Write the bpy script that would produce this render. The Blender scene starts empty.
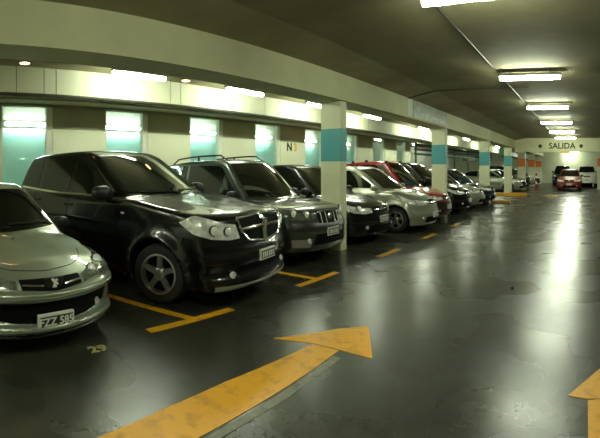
import bpy, bmesh, math, random
import numpy as np
from mathutils import Vector, Matrix
random.seed(4)
C = bpy.context.scene.collection
PI = math.pi

# ------------------------------------------------------------------ camera, world, exposure
F_, XV, YH, EYE = 424.0, 583.5, 168.5, 1.6          # panorama scale, vanishing column, horizon row, eye height
cam = bpy.data.cameras.new('camera'); cam.type = 'PANO'
cam.panorama_type = 'CENTRAL_CYLINDRICAL'
cam.central_cylindrical_radius = 1.0
cam.central_cylindrical_range_u_min = -XV/F_
cam.central_cylindrical_range_u_max = (600-XV)/F_
cam.central_cylindrical_range_v_min = -(438-YH)/F_
cam.central_cylindrical_range_v_max = YH/F_
cam.clip_start = 0.05; cam.clip_end = 200
camo = bpy.data.objects.new('camera', cam); C.objects.link(camo)
camo.location = (0, 0, EYE); camo.rotation_euler = (PI/2, 0, 0)
bpy.context.scene.camera = camo
w = bpy.data.worlds.new('world'); bpy.context.scene.world = w; w.use_nodes = True
w.node_tree.nodes['Background'].inputs[0].default_value = (0.010, 0.012, 0.009, 1)
w.node_tree.nodes['Background'].inputs[1].default_value = 1.0
vs = bpy.context.scene.view_settings
vs.view_transform = 'Standard'; vs.look = 'None'; vs.gamma = 1; vs.use_curve_mapping = False
vs.exposure = 2.15
cy = bpy.context.scene.cycles
cy.use_denoising = True
cy.max_bounces = 8; cy.diffuse_bounces = 4; cy.glossy_bounces = 4; cy.transmission_bounces = 4; cy.transparent_max_bounces = 8
cy.sample_clamp_indirect = 6.0

AISLE_LAMP = 23.0      # emission of the tubes over the aisle
WALL_LAMP = 22.0       # tubes over the parked cars
BACK_LAMP = 15.0       # tubes in the corridor behind the windows

# ------------------------------------------------------------------ materials
def mat(name, col, rough=.5, metal=0., spec=.5, coat=0., emit=None, es=0., noise=0., nscale=8., bump=0., coatr=.04):
    m = bpy.data.materials.new(name); m.use_nodes = True
    nt = m.node_tree; b = nt.nodes['Principled BSDF']
    b.inputs['Base Color'].default_value = (*col, 1); b.inputs['Roughness'].default_value = rough
    b.inputs['Metallic'].default_value = metal; b.inputs['Specular IOR Level'].default_value = spec
    b.inputs['Coat Weight'].default_value = coat; b.inputs['Coat Roughness'].default_value = coatr
    if emit:
        b.inputs['Emission Color'].default_value = (*emit, 1); b.inputs['Emission Strength'].default_value = es
    if noise or bump:
        tc = nt.nodes.new('ShaderNodeTexCoord'); n = nt.nodes.new('ShaderNodeTexNoise')
        n.inputs['Scale'].default_value = nscale; n.inputs['Detail'].default_value = 6; n.inputs['Roughness'].default_value = .6
        nt.links.new(tc.outputs['Object'], n.inputs['Vector'])
        if noise:
            r = nt.nodes.new('ShaderNodeValToRGB')
            r.color_ramp.elements[0].position = .3; r.color_ramp.elements[1].position = .7
            r.color_ramp.elements[0].color = (*[c*(1-noise) for c in col], 1)
            r.color_ramp.elements[1].color = (*[min(1, c*(1+noise)) for c in col], 1)
            nt.links.new(n.outputs['Fac'], r.inputs['Fac']); nt.links.new(r.outputs['Color'], b.inputs['Base Color'])
        if bump:
            bp = nt.nodes.new('ShaderNodeBump'); bp.inputs['Strength'].default_value = bump; bp.inputs['Distance'].default_value = .01
            nt.links.new(n.outputs['Fac'], bp.inputs['Height']); nt.links.new(bp.outputs['Normal'], b.inputs['Normal'])
    return m

def floor_mat():
    m = bpy.data.materials.new('polished_concrete'); m.use_nodes = True
    nt = m.node_tree; b = nt.nodes['Principled BSDF']; N = nt.nodes.new; K = nt.links.new
    tc = N('ShaderNodeTexCoord')
    def noise(scale, detail=6, rough=.6, dist=0.):
        n = N('ShaderNodeTexNoise'); n.inputs['Scale'].default_value = scale; n.inputs['Detail'].default_value = detail
        n.inputs['Roughness'].default_value = rough; n.inputs['Distortion'].default_value = dist
        K(tc.outputs['Object'], n.inputs['Vector']); return n
    a = noise(.9, 8, .65); c = noise(5, 8, .7)
    r = N('ShaderNodeValToRGB'); e = r.color_ramp.elements
    e[0].position = .32; e[0].color = (.014, .0145, .010, 1); e[1].position = .72; e[1].color = (.070, .071, .050, 1)
    mx = N('ShaderNodeMath'); mx.operation = 'MULTIPLY_ADD'; mx.inputs[1].default_value = .45
    K(c.outputs['Fac'], mx.inputs[0])
    m2 = N('ShaderNodeMath'); m2.operation = 'MULTIPLY'; m2.inputs[1].default_value = .55; K(a.outputs['Fac'], m2.inputs[0])
    K(m2.outputs[0], mx.inputs[2]); K(mx.outputs[0], r.inputs['Fac']); K(r.outputs['Color'], b.inputs['Base Color'])
    rr = N('ShaderNodeMapRange'); rr.inputs['From Min'].default_value = .3; rr.inputs['From Max'].default_value = .7
    rr.inputs['To Min'].default_value = .23; rr.inputs['To Max'].default_value = .33
    d = noise(.8, 2, .5); K(d.outputs['Fac'], rr.inputs['Value']); K(rr.outputs['Result'], b.inputs['Roughness'])
    b.inputs['Specular IOR Level'].default_value = .62
    bp = N('ShaderNodeBump'); bp.inputs['Strength'].default_value = .025; bp.inputs['Distance'].default_value = .02
    h = noise(7, 4, .6, .2); K(h.outputs['Fac'], bp.inputs['Height'])
    return m

def paint_mat(name, col, wear=(.02, .02, .015)):
    m = bpy.data.materials.new(name); m.use_nodes = True
    nt = m.node_tree; b = nt.nodes['Principled BSDF']; N = nt.nodes.new; K = nt.links.new
    tc = N('ShaderNodeTexCoord'); n = N('ShaderNodeTexNoise'); n.inputs['Scale'].default_value = 9; n.inputs['Detail'].default_value = 8
    K(tc.outputs['Object'], n.inputs['Vector'])
    r = N('ShaderNodeValToRGB'); e = r.color_ramp.elements
    e[0].position = .12; e[0].color = (*[.45*c+.5*d for c, d in zip(col, wear)], 1); e[1].position = .5; e[1].color = (*col, 1)
    K(n.outputs['Fac'], r.inputs['Fac']); K(r.outputs['Color'], b.inputs['Base Color'])
    b.inputs['Roughness'].default_value = .45
    return m

def emis(name, col, s):
    m = bpy.data.materials.new(name); m.use_nodes = True; nt = m.node_tree
    nt.nodes.remove(nt.nodes['Principled BSDF']); e = nt.nodes.new('ShaderNodeEmission')
    e.inputs[0].default_value = (*col, 1); e.inputs[1].default_value = s
    nt.links.new(e.outputs[0], nt.nodes['Material Output'].inputs[0]); return m

def glass_mat(name, tint=(.85, .95, .93)):
    m = bpy.data.materials.new(name); m.use_nodes = True; nt = m.node_tree; N = nt.nodes.new; K = nt.links.new
    nt.nodes.remove(nt.nodes['Principled BSDF'])
    t = N('ShaderNodeBsdfTransparent'); t.inputs[0].default_value = (*tint, 1)
    g = N('ShaderNodeBsdfGlossy'); g.inputs['Roughness'].default_value = .02
    f = N('ShaderNodeLayerWeight'); f.inputs[0].default_value = .5; mx = N('ShaderNodeMixShader')
    pw = N('ShaderNodeMath'); pw.operation = 'POWER'; pw.inputs[1].default_value = 5
    ad = N('ShaderNodeMath'); ad.operation = 'MULTIPLY_ADD'; ad.inputs[1].default_value = .8; ad.inputs[2].default_value = .04
    K(f.outputs['Facing'], pw.inputs[0]); K(pw.outputs[0], ad.inputs[0]); K(ad.outputs[0], mx.inputs[0]); K(t.outputs[0], mx.inputs[1]); K(g.outputs[0], mx.inputs[2])
    K(mx.outputs[0], nt.nodes['Material Output'].inputs[0]); return m

M = {}
M['floor'] = floor_mat()
M['ceil'] = mat('ceiling_concrete', (.33, .295, .165), .8, noise=.16, nscale=1.2, bump=.1)
M['beam'] = mat('beam_concrete', (.62, .62, .38), .7, noise=.07, nscale=1.4, bump=.1)
M['wall'] = mat('wall_cream', (.72, .74, .53), .7, noise=.05, nscale=1.)
M['wallshade'] = mat('wall_shade_band', (.42, .39, .26), .7, noise=.08, nscale=2.)  # wall cream darkened to brown: shade under the overhang painted into the colour
M['farw'] = mat('far_wall', (.56, .60, .44), .7, noise=.08)
M['white'] = mat('white_wall', (.78, .80, .68), .7)
M['aqua'] = mat('aqua_wall', (.60, .93, .90), .5)
M['teal'] = mat('teal_band', (.07, .36, .38), .45)
M['orange'] = mat('orange_band', (.80, .20, .02), .45)
M['col'] = mat('column_cream', (.70, .71, .48), .55, noise=.05, nscale=2.5)
M['yellow'] = paint_mat('yellow_road_paint', (.80, .38, .010))
M['yellow2'] = paint_mat('worn_yellow_paint', (.52, .27, .02))
M['ghost'] = mat('faded_grey_paint', (.20, .20, .15), .5, noise=.4, nscale=12)
M['pipe'] = mat('dark_pipe', (.06, .06, .045), .4)
M['pipel'] = mat('pale_pipe', (.55, .55, .42), .4)
M['pipeg'] = mat('green_pipe', (.012, .055, .03), .4)
M['house'] = mat('lamp_housing', (.25, .25, .2), .4)
M['joint'] = mat('joint_dark', (.04, .04, .03), .8)
M['black'] = mat('black_plastic', (.012, .012, .012), .35)
M['mesh'] = mat('black_mesh', (.002, .002, .002), .7, spec=.12)
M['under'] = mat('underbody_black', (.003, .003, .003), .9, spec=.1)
M['ink'] = mat('black_lettering', (.01, .01, .01), .6)
M['chrome'] = mat('chrome', (.80, .82, .78), .12, metal=1.)
M['alloy'] = mat('alloy_wheel', (.48, .49, .42), .28, metal=.8)
M['rubber'] = mat('tyre_rubber', (.012, .012, .012), .7)
M['lens'] = mat('headlight_glass', (.80, .84, .72), .2, metal=.2, coat=1., noise=.45, nscale=14)
M['lensd'] = mat('smoked_headlight_glass', (.20, .23, .19), .12, metal=.4, coat=1., noise=.8, nscale=14)
M['reflect'] = mat('bright_reflector', (.88, .90, .84), .2, metal=.15, coat=1.)
M['amber'] = mat('amber_lens', (.7, .22, .02), .2, coat=1.)
M['redlens'] = mat('red_lens', (.5, .01, .01), .2, coat=1.)
M['glass'] = mat('dark_window_glass', (.004, .006, .005), .04, spec=.5, coat=.2)
M['glassg'] = mat('green_tinted_glass', (.008, .016, .012), .04, spec=.5, coat=.2)
M['plate'] = mat('plate_black', (.015, .015, .015), .4)
M['platew'] = mat('plate_white', (.70, .72, .64), .4)
M['digits'] = mat('plate_digits', (.75, .78, .70), .4)
M['pane'] = glass_mat('window_pane')
M['frame'] = mat('white_window_frame', (.75, .76, .62), .5)
LC = (.93, 1.0, .74)
M['tube'] = emis('aisle_tube', (.90, 1., .76), AISLE_LAMP)
M['tubew'] = emis('wall_tube', (.90, 1., .78), WALL_LAMP)
M['tubec'] = emis('corridor_tube', (.9, 1., .9), BACK_LAMP)
M['warm'] = emis('warm_downlight', (1., .55, .2), 4.)
P = {
 'black': mat('black_paint', (.003, .003, .0035), .25, spec=.3, coat=.55, coatr=.03),
 'silver': mat('silver_paint', (.33, .37, .29), .36, metal=.65, coat=1., coatr=.05),
 'pale': mat('pale_silver_paint', (.36, .38, .29), .32, metal=.6, coat=1., coatr=.05),
 'grey': mat('dark_grey_green_paint', (.065, .08, .068), .33, metal=.7, coat=1., coatr=.04),
 'red': mat('red_paint', (.32, .007, .008), .3, coat=.8, coatr=.04),
 'darkred': mat('dull_red_paint', (.20, .02, .014), .4, coat=.4),
 'blue': mat('dark_blue_paint', (.01, .012, .03), .25, coat=1.),
 'white': mat('white_paint', (.7, .72, .64), .3, coat=1.),
}

# ------------------------------------------------------------------ helpers
def link(name, me, parent=None, loc=None, rot=None):
    o = bpy.data.objects.new(name, me); C.objects.link(o)
    if parent: o.parent = parent
    if loc: o.location = loc
    if rot: o.rotation_euler = rot
    return o
def setm(me, m):
    for k in (m if isinstance(m, (list, tuple)) else [m]): me.materials.append(k)
def tag(o, label=None, cat=None, group=None, kind=None):
    if label: o['label'] = label
    if cat: o['category'] = cat
    if group: o['group'] = group
    if kind: o['kind'] = kind
    return o
def empty(name, loc=(0, 0, 0), rz=0, parent=None):
    o = link(name, None, parent, loc, (0, 0, rz)); o.empty_display_size = .2; return o
def copy_tree(o, parent=None):
    c = o.copy(); C.objects.link(c)
    if parent: c.parent = parent
    for ch in list(o.children): copy_tree(ch, c)
    return c
class MB:
    """collects simple shapes into ONE mesh object"""
    def __init__(s): s.v = []; s.f = []; s.mi = []
    def add(s, v, f, mi=0):
        n = len(s.v); s.v += [tuple(p) for p in v]; s.f += [tuple(i+n for i in q) for q in f]; s.mi += [mi]*len(f); return s
    def box(s, x0, x1, y0, y1, z0, z1, mi=0):
        v = [(x, y, z) for x in (x0, x1) for y in (y0, y1) for z in (z0, z1)]
        return s.add(v, [(0, 1, 3, 2), (4, 6, 7, 5), (0, 4, 5, 1), (2, 3, 7, 6), (0, 2, 6, 4), (1, 5, 7, 3)], mi)
    def prism(s, prof, axis, a0, a1, mi=0):
        """2D profile extruded along axis ('x','y' or 'z')"""
        n = len(prof); P3 = {'x': lambda p, a: (a, p[0], p[1]), 'y': lambda p, a: (p[0], a, p[1]), 'z': lambda p, a: (p[0], p[1], a)}[axis]
        v = [P3(p, a0) for p in prof]+[P3(p, a1) for p in prof]
        f = [(i, (i+1) % n, n+(i+1) % n, n+i) for i in range(n)]+[tuple(range(n))[::-1], tuple(range(n, 2*n))]
        return s.add(v, f, mi)
    def tube(s, pts, r, n=10, mi=0, caps=True):
        pts = [Vector(p) for p in pts]; rings = []
        for i, p in enumerate(pts):
            d = (pts[min(i+1, len(pts)-1)]-pts[max(i-1, 0)]).normalized()
            a = d.cross(Vector((0, 0, 1)));
            if a.length < .01: a = d.cross(Vector((0, 1, 0)))
            a.normalize(); b = a.cross(d)
            rr = r[i] if isinstance(r, (list, tuple)) else r
            rings.append([p+(a*math.cos(t)+b*math.sin(t))*rr for t in [2*PI*k/n for k in range(n)]])
        v = [q for R in rings for q in R]; f = []
        for i in range(len(pts)-1):
            for k in range(n): f.append((i*n+k, i*n+(k+1) % n, (i+1)*n+(k+1) % n, (i+1)*n+k))
        if caps: f += [tuple(range(n))[::-1], tuple(range((len(pts)-1)*n, len(pts)*n))]
        return s.add(v, f, mi)
    def lathe(s, prof, axis='y', c=(0, 0, 0), n=28, mi=0):
        """prof: (radius, along) pairs"""
        v = []
        for r, a in prof:
            for k in range(n):
                t = 2*PI*k/n; u, w_ = r*math.cos(t), r*math.sin(t)
                v.append({'y': (c[0]+u, c[1]+a, c[2]+w_), 'x': (c[0]+a, c[1]+u, c[2]+w_), 'z': (c[0]+u, c[1]+w_, c[2]+a)}[axis])
        f = [(i*n+k, i*n+(k+1) % n, (i+1)*n+(k+1) % n, (i+1)*n+k) for i in range(len(prof)-1) for k in range(n)]
        return s.add(v, f, mi)
    def build(s, name, m, parent=None, bevel=0, smooth=False, loc=None, rot=None):
        me = bpy.data.meshes.new(name); me.from_pydata(s.v, [], s.f); setm(me, m)
        me.polygons.foreach_set('material_index', s.mi)
        bm = bmesh.new(); bm.from_mesh(me); bmesh.ops.recalc_face_normals(bm, faces=bm.faces)
        if bevel: bmesh.ops.bevel(bm, geom=[e for e in bm.edges if e.calc_face_angle(0) > .5], offset=bevel, segments=2, affect='EDGES', profile=.6)
        bm.to_mesh(me); bm.free()
        if smooth:
            me.polygons.foreach_set('use_smooth', [True]*len(me.polygons)); me.set_sharp_from_angle(angle=.7)
        return link(name, me, parent, loc, rot)
def text_mesh(name, s, size, m, parent, matrix, depth=.003, bold=0.):
    cu = bpy.data.curves.new(name, 'FONT'); cu.body = s; cu.size = size; cu.extrude = depth; cu.offset = bold
    cu.align_x = 'CENTER'; cu.align_y = 'CENTER'; cu.resolution_u = 3
    t = bpy.data.objects.new(name, cu); C.objects.link(t)
    me = bpy.data.meshes.new_from_object(t.evaluated_get(bpy.context.evaluated_depsgraph_get()))
    bpy.data.objects.remove(t); me.name = name; me.materials.clear(); setm(me, m)
    o = link(name, me, parent); o.matrix_local = matrix; return o

# ================================================================== STRUCTURE
YB, YE, XL, XR = -7.0, 47.0, -8.6, 8.0
def struct(name, mb, m, **k): return tag(mb.build(name, m, **k), kind='structure')
struct('floor', MB().box(-15, XR, YB, YE, -.2, 0), M['floor'])
mb = MB()
mb.box(-3.65, XR, YB, YE, 3.55, 3.85)                                # main slab
mb.prism([(-3.65, 3.55), (-3.65, 3.85), (-5.0, 3.85), (-5.0, 3.42), (-4.4, 3.42)], 'y', YB, YE)   # haunch at the beam
mb.box(-15, -5.0, YB, YE, 3.50, 3.85)
struct('ceiling', mb, M['ceil'])
struct('trim_1', MB().box(-5.0, -4.4, YB, YE, 2.92, 3.42), M['beam'])       # long edge beam
struct('trim_2', MB().box(-4.4, XR, 27.0, 27.5, 2.66, 3.55), M['beam'])       # cross beam with the exit lettering
struct('trim_3', MB().box(-3.64, -1.3, 9.96, 10.02, 3.535, 3.551).prism([(-3.64, 3.535), (-3.64, 3.55), (-4.39, 3.42), (-4.39, 3.405)], 'y', 9.96, 10.02), M['joint'])
# left wall with a row of window openings
mb = MB(); pitch = 2.36
seams = [-7.0, -3.0, -.3, 1.82, 2.36, 2.60, 5.21, 5.47, 8.2, 11.0, 13.8, 16.9, 19.95]; XS = -7.66
for a, b in zip(seams, seams[1:]): mb.box(XL-.2, XS, a+.008, b-.008, 2.97, 3.5)
mb.box(XL-.2, XS-.02, YB, 19.9, 2.975, 3.5, 2)
piers = [(YB, -.64+0.0)]; wins = []
for k in range(-1, 7):
    y0 = 4.08+pitch*k
    wins.append((y0, y0+1.12))
    if k < 6: piers.append((y0+1.12, y0+pitch))
    else: piers.append((y0+1.12, 19.95))
piers[0] = (YB, wins[0][0])
for a, b in piers:
    mb.box(XL-.2, XL-.04, a, b, 2.44, 2.99, 1); mb.box(XL-.2, XL, a, b, 0, 2.44, 0)  # upper strip carries the painted shade, cream wall below
for a, b in wins: mb.box(XL-.2, XL, a, b, 0, 1.15, 0); mb.box(XL-.2, XL-.04, a, b, 2.93, 2.99, 1)
struct('wall_left', mb, [M['wall'], M['wallshade'], M['joint']])
for i, (a, b) in enumerate(wins):
    f = MB(); g = .035
    for q in ((a, a+g, 1.15, 2.93), (b-.13, b, 1.15, 2.93), (a, b, 2.93-g, 2.93), (a, b, 1.15, 1.15+g)):
        f.box(XL-.13, XL-.02, *q)
    fo = struct('window_%d' % (i+1), f, M['frame'])
    MB().box(XL-.09, XL-.08, a+g, b-.13, 1.15+g, 2.93-g).build('pane', M['pane'], fo)
# corridor wall seen through the windows, painted aqua below
struct('wall_corridor', MB().box(-11.2, -11.0, YB, 20.2, 2.55, 3.5, 0).box(-11.2, -11.0, YB, 20.2, 0, 2.55, 1), [M['white'], M['aqua']])
struct('trim_4', MB().box(XL, XS, 19.96, YE, 2.97, 3.5), M['wall'])
struct('wall_corner', MB().box(-14.8, -11.2, 19.95, 20.2, 0, 3.5), M['white'])
struct('wall_far_left', MB().box(-15, -14.8, 20, YE, 0, 3.5), M['white'])
struct('wall_back', MB().box(-11.2, XR, YB-.2, YB, 0, 3.85), M['wall'])
struct('wall_right', MB().box(XR, XR+.2, YB, YE, 0, 3.85), M['wall'])
struct('wall_far', MB().box(-15, XR, YE, YE+.2, 0, 3.85), M['farw'])

# ------------------------------------------------------------------ columns
def column(x0, y0, band, label, group, wx=.47, wy=.22, top=2.92):
    r = empty('concrete_column', (x0-wx/2, y0+wy/2, 0)); tag(r, label, 'column', group)
    MB().box(-wx/2, wx/2, -wy/2, wy/2, 0, top-.002).build('shaft', M['col'], r, bevel=.012)
    MB().box(-wx/2-.004, wx/2+.004, -wy/2-.004, wy/2+.004, 1.74, 2.38).build('painted_band', M[band], r, bevel=.006)['label'] = 'bright %s painted band' % band
    return r
cl = ['cream column with teal band, nearest, beside the dark grey wagon', 'cream column with teal band just behind the red car',
      'cream column with teal band beyond the last parked dark car', 'narrow white column with teal band behind the bright yellow kerb']
for y, l in zip((6.9, 13.15, 19.6, 25.9), cl): column(-4.45, y, 'teal', l, 'teal banded columns along the parked row')
cl = ['orange banded column, leftmost and tallest in the photo, past the cross beam', 'orange banded column, middle of the three at the far left', 'orange banded column closest to the far wall']
for y, l in zip((32.2, 38.5, 44.6), cl): column(-4.45, y, 'orange', l, 'orange banded columns at the far end', wx=.6)
column(1.65, 32.2, 'orange', 'orange banded column at the far right edge of the aisle', 'orange banded columns at the far end', wx=.6, top=3.54)

# ------------------------------------------------------------------ lamps
def tube_light(axis, m, name='tube_light', L=1.2, w_=.11):
    r = empty(name)
    a = MB(); 
    if axis == 'x': a.box(-L/2-.03, L/2+.03, -w_/2-.02, w_/2+.02, 0, .05)
    else: a.box(-w_/2-.02, w_/2+.02, -L/2-.03, L/2+.03, 0, .05)
    a.build('housing', M['house'], r, bevel=.01)
    pts = [(t, 0, -.032) for t in np.linspace(-L/2, L/2, 7)] if axis == 'x' else [(0, t, -.032) for t in np.linspace(-L/2, L/2, 7)]
    MB().tube(pts, [.04, .048, .048, .048, .048, .048, .04], 12).build('diffuser', m, r, smooth=True)
    return r
names = {0: 'white tube light at the top edge of the photo, nearest over the aisle', 1: 'white tube light second from the camera over the aisle',
         2: 'white tube light third from the camera over the aisle', 3: 'white tube light fourth from the camera over the aisle',
         4: 'white tube light fifth from the camera over the aisle', 5: 'white tube light right in front of the exit lettering beam'}
proto = None
for k in range(-2, 11):
    y = 4.17+4.15*k
    if k == 5: y = 25.0
    if 26.5 < y < 28: continue
    if proto is None:
        t = tube_light('x', M['tube'])
        for x in (-.4, .4): MB().tube([(x, 0, .045), (x, 0, .12)], .01, 8).build('hanger_rod', M['house'], t)
    else: t = copy_tree(proto)
    proto = proto or t
    t.location = (-1.06, y, 3.43)
    if k == 0:
        t.location.z = 3.382
        for c in t.children:
            if c.name.startswith('hanger'): c.scale.z = 1.4
    tag(t, names[k] if k in names else ('tube light over the aisle, %s one behind the cross beam' % ['', 'first', 'second', 'third', 'fourth', 'fifth'][k-5] if k > 5 else ['second', 'first'][k+2]+' tube light over the aisle behind the camera'), 'ceiling light', 'tube lights over the aisle')
wl = ['white tube light on the ceiling above the black crossover car', 'white tube light on the ceiling above the dark grey wagon', 'white tube light partly behind the nearest teal column',
      'white tube light between the first and second teal columns', 'white tube light just left of the second teal column', 'white tube light behind the second teal column']
proto = None
for k, y in enumerate([-6.0, -4.2, -2.0, 3.94, 6.65, 9.5, 12.5, 17.2, 19.6, 24, 29.2, 33, 36.5, 41]):
    if proto is None:
        t = tube_light('y', M['tubew'], L=1.1)
    else: t = copy_tree(proto)
    proto = proto or t
    t.location = (-6.8, y, 3.348)
    tag(t, wl[k-3] if 3 <= k < 9 else (['farthest', 'middle', 'nearest'][k]+' tube light over the cars behind the camera' if k < 3 else 'tube light over the cars '+['between the second and third teal columns', 'behind the third teal column', 'beside the first orange column', 'between the first and middle orange columns', 'between the middle and last orange columns'][k-9]), 'ceiling light', 'tube lights over the parked cars')
proto = None
for k, y in enumerate([.1, 2.9, 5.75, 8.6, 11.4, 14.3, 17.1]):
    t = tube_light('y', M['tubec'], w_=.1) if proto is None else copy_tree(proto)
    proto = proto or t
    t.location = (-10.945, y, 2.78); t.rotation_euler = (0, -PI/2, 0)
    tag(t, 'tube light on the white corridor wall seen through %s window from the left' % ['no', 'the first', 'the second', 'the third', 'the fourth', 'the fifth', 'the sixth'][k] if k else 'tube light on the white corridor wall beyond the left edge of the photo', 'wall light', 'tube lights in the corridor')
t = tube_light('x', M['tube']); t.location = (-1.6, 46.93, 2.8); t.rotation_euler = (-PI/2, 0, 0)
tag(t, 'bright tube light on the far end wall below the cross beam', 'wall light')
proto = None
for k, (x, y) in enumerate([(-12.5, 24), (-12.5, 30), (-12.5, 36), (-12.5, 42)]):
    t = tube_light('y', M['tubew']) if proto is None else copy_tree(proto)
    proto = proto or t; t.location = (x, y, 3.448)
    tag(t, ['nearest', 'second', 'third', 'farthest'][k]+' tube light over the deep bay behind the green pipes', 'ceiling light', 'tube lights of the deep far bay')
for y, l in ((1.76, 'small warm round downlight above the silver hatchback') , (4.99, 'small warm round downlight between the two wall tube lights')):
    r = empty('round_downlight', (-6.8, y, 3.342)); tag(r, l, 'ceiling light', 'warm downlights')
    MB().lathe([(0, .058), (.10, .058), (.11, .02), (.09, .0), (0, .0)], 'z', n=20).build('rim', M['house'], r)
    MB().lathe([(0, -.004), (.07, -.004), (.085, .001), (0, .001)], 'z', n=20).build('diffuser', M['warm'], r)

# ------------------------------------------------------------------ pipes, conduits, signs
def pipe(name, pts, r, m, label, cat='pipe', group=None):
    return tag(MB().tube(pts, r, 8).build(name, m, smooth=True), label, cat, group)
pipe('wall_pipe', [(XS+.05, YB, 2.97), (XS+.05, 19.9, 2.97)], .035, M['pipe'], 'dark pipe along the lower edge of the hot-lit wall band')
pipe('wall_pipe', [(XS-.25, YB, 2.945), (XS-.25, 19.9, 2.945)], .024, M['pipel'], 'thin pale pipe just under and behind the dark wall pipe')
r = empty('cable_tray', (-6.8, 6, 3.45)); tag(r, 'long black cable tray on the ceiling that carries the wall tube lights', 'cable tray')
MB().box(-.045, .045, -13, 40, -.048, .048).build('tray', M['pipe'], r)
for y in (-4, -1, 2.3, 5.4, 8.6, 12): MB().box(-.055, .055, y-.02, y+.02, -.03, .049).build('bracket', M['pipe'], r)
pipe('ceiling_conduit', [(-1.72, YB, 3.53), (-1.72, 26.9, 3.53)], .014, M['pipe'], 'thin conduit on the ceiling along the left ends of the aisle lights', 'conduit')
pipe('ceiling_conduit', [(-5.3, YB, 3.48), (-5.3, YE, 3.48)], .02, M['pipe'], 'dark conduit on the ceiling just behind the long beam', 'conduit')
# pale plate and faded board on the beam
tag(MB().box(-4.398, -4.38, 9.98, 10.28, 2.96, 3.40).build('beam_plate', M['white'], bevel=.004), 'white upright plate on the beam beside the faded board', 'plate')
r = empty('beam_sign', (-4.398, 11.6, 3.17)); tag(r, 'faded grey sign board on the beam above the second teal column', 'sign')
MB().box(0, .02, -1.28, 1.5, -.21, .23).build('board', mat('faded_board', (.28, .32, .24), .35, noise=.3, nscale=4), r, bevel=.004)
mk = MB()
for y0, y1, z0, z1 in ((-.75, -.35, -.08, -.05), (-.35, -.2, -.13, -.02), (.1, .75, -.10, -.06), (.8, 1.1, -.13, -.09), (-.95, -.9, -.02, .12)): mk.box(.021, .024, y0, y1, z0, z1)
mk.build('faded_marks', M['pipel'], r)
# exit lettering on the cross beam
r = empty('exit_sign', (-1.37, 26.999, 3.03)); tag(r, 'black SALIDA lettering between two dots on the cross beam', 'sign')
text_mesh('lettering', 'SALIDA', .52, M['ink'], r, Matrix.Translation((0, -.004, 0)) @ Matrix.Rotation(PI/2, 4, 'X'), .004, .012)
for x in (-1.40, 1.22): MB().lathe([(0, -.01), (.12, -.01), (.12, 0), (0, 0)], 'y', (x, 0, 0), 20).build('dot', M['ink'], r)
tag(MB().box(-1.45, -.85, 26.9, 26.98, 2.58, 2.68).build('yellow_height_bar', M['yellow']), 'small yellow board under the exit lettering', 'board')
# bay number on the wall
r = empty('bay_number', (XL+.003, 10.5, 2.27)); tag(r, 'black painted bay number N3 on the left wall between windows', 'sign')
RZ = Matrix.Rotation(PI/2, 4, 'Z') @ Matrix.Rotation(PI/2, 4, 'X')
text_mesh('letter', 'N', .34, M['ink'], r, Matrix.Translation((0, -.16, 0)) @ RZ, .003, .012)
text_mesh('numeral', '3', .34, M['yellow'], r, Matrix.Translation((0, .14, 0)) @ RZ, .003, .012)

# ------------------------------------------------------------------ floor markings
def poly(name, pts, m, z=.004, parent=None, z0=.0005):
    return MB().prism(pts, 'z', z0, z).build(name, m, parent)
r = empty('floor_arrow', (0, 0, 0)); tag(r, 'large yellow straight-ahead arrow painted on the floor beside the cars', 'floor arrow', 'yellow floor arrows')
poly('arrow_shaft', [(-2.20, -1.2), (-1.80, -1.2), (-1.96, 1.0), (-1.985, 1.5), (-2.00, 2.4), (-2.03, 3.12), (-2.30, 3.10), (-2.375, 2.1), (-2.36, 1.6), (-2.29, 1.0)], M['yellow'], parent=r)
poly('arrow_head', [(-2.66, 2.97), (-2.30, 3.115), (-2.03, 3.135), (-1.70, 3.13), (-2.09, 3.76), (-2.32, 3.52)], M['yellow'], .0045, parent=r)
poly('old_paint_edge', [(-1.955, 1.2), (-1.90, 1.2), (-1.90, 2.3), (-1.93, 3.0), (-2.01, 3.0), (-1.975, 2.3)], M['ghost'], .003, parent=r)['label'] = 'faded grey remains of an older arrow'
r = empty('floor_arrow', (0, 0, 0)); tag(r, 'yellow arrow at the lower right edge, only its tip in the photo', 'floor arrow', 'yellow floor arrows')
poly('arrow_shaft', [(.015, .6), (.40, .6), (.40, 3.0), (.03, 2.92)], M['yellow'], parent=r)
poly('arrow_head', [(-.11, 2.98), (.03, 2.94), (.38, 2.94), (.55, 2.98), (.2, 3.5)], M['yellow'], .0045, parent=r)
def line(x0, y0, x1, y1, w_, name, label, m='yellow', grp='bay marks along the parked row'):
    r = empty(name, (x1, y1, 0)); tag(r, label, 'floor marking', grp)
    d = Vector((x1-x0, y1-y0, 0)).normalized(); n = Vector((-d.y, d.x, 0))*w_/2
    q = [Vector((x0, y0, 0)), Vector((x1, y1, 0))]
    poly('bay_line', [tuple((q[0]-n-q[1]))[:2], tuple((-n))[:2], tuple((n))[:2], tuple((q[0]+n-q[1]))[:2]], M[m], parent=r)
    return r
r = line(-8.2, 1.2, -3.56, 2.74, .10, 'bay_marking', 'yellow T mark between the silver hatchback and the black crossover')
poly('bar', [(-.06, -.58), (.05, -.58), (.05, .52), (-.06, .52)], M['yellow'], .0045, parent=r)
r = line(-8.2, 4.7, -3.60, 4.96, .10, 'bay_marking', 'yellow T mark between the black crossover and the grey wagon')
poly('bar', [(-.05, -.46), (.06, -.46), (.06, .50), (-.05, .50)], M['yellow'], .0045, parent=r)
for y, l in ((7.2, 'worn yellow bar on the floor in front of the nearest column'), (9.35, 'worn yellow bar on the floor before the pale silver minivan'), (11.5, 'worn yellow bar on the floor in front of the red car')):
    r = empty('bay_marking', (-3.56, y, 0)); tag(r, l, 'floor marking', 'bay marks along the parked row')
    poly('bar', [(-.07, -.40), (.07, -.40), (.07, .42), (-.07, .42)], M['yellow2'], parent=r)
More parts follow.
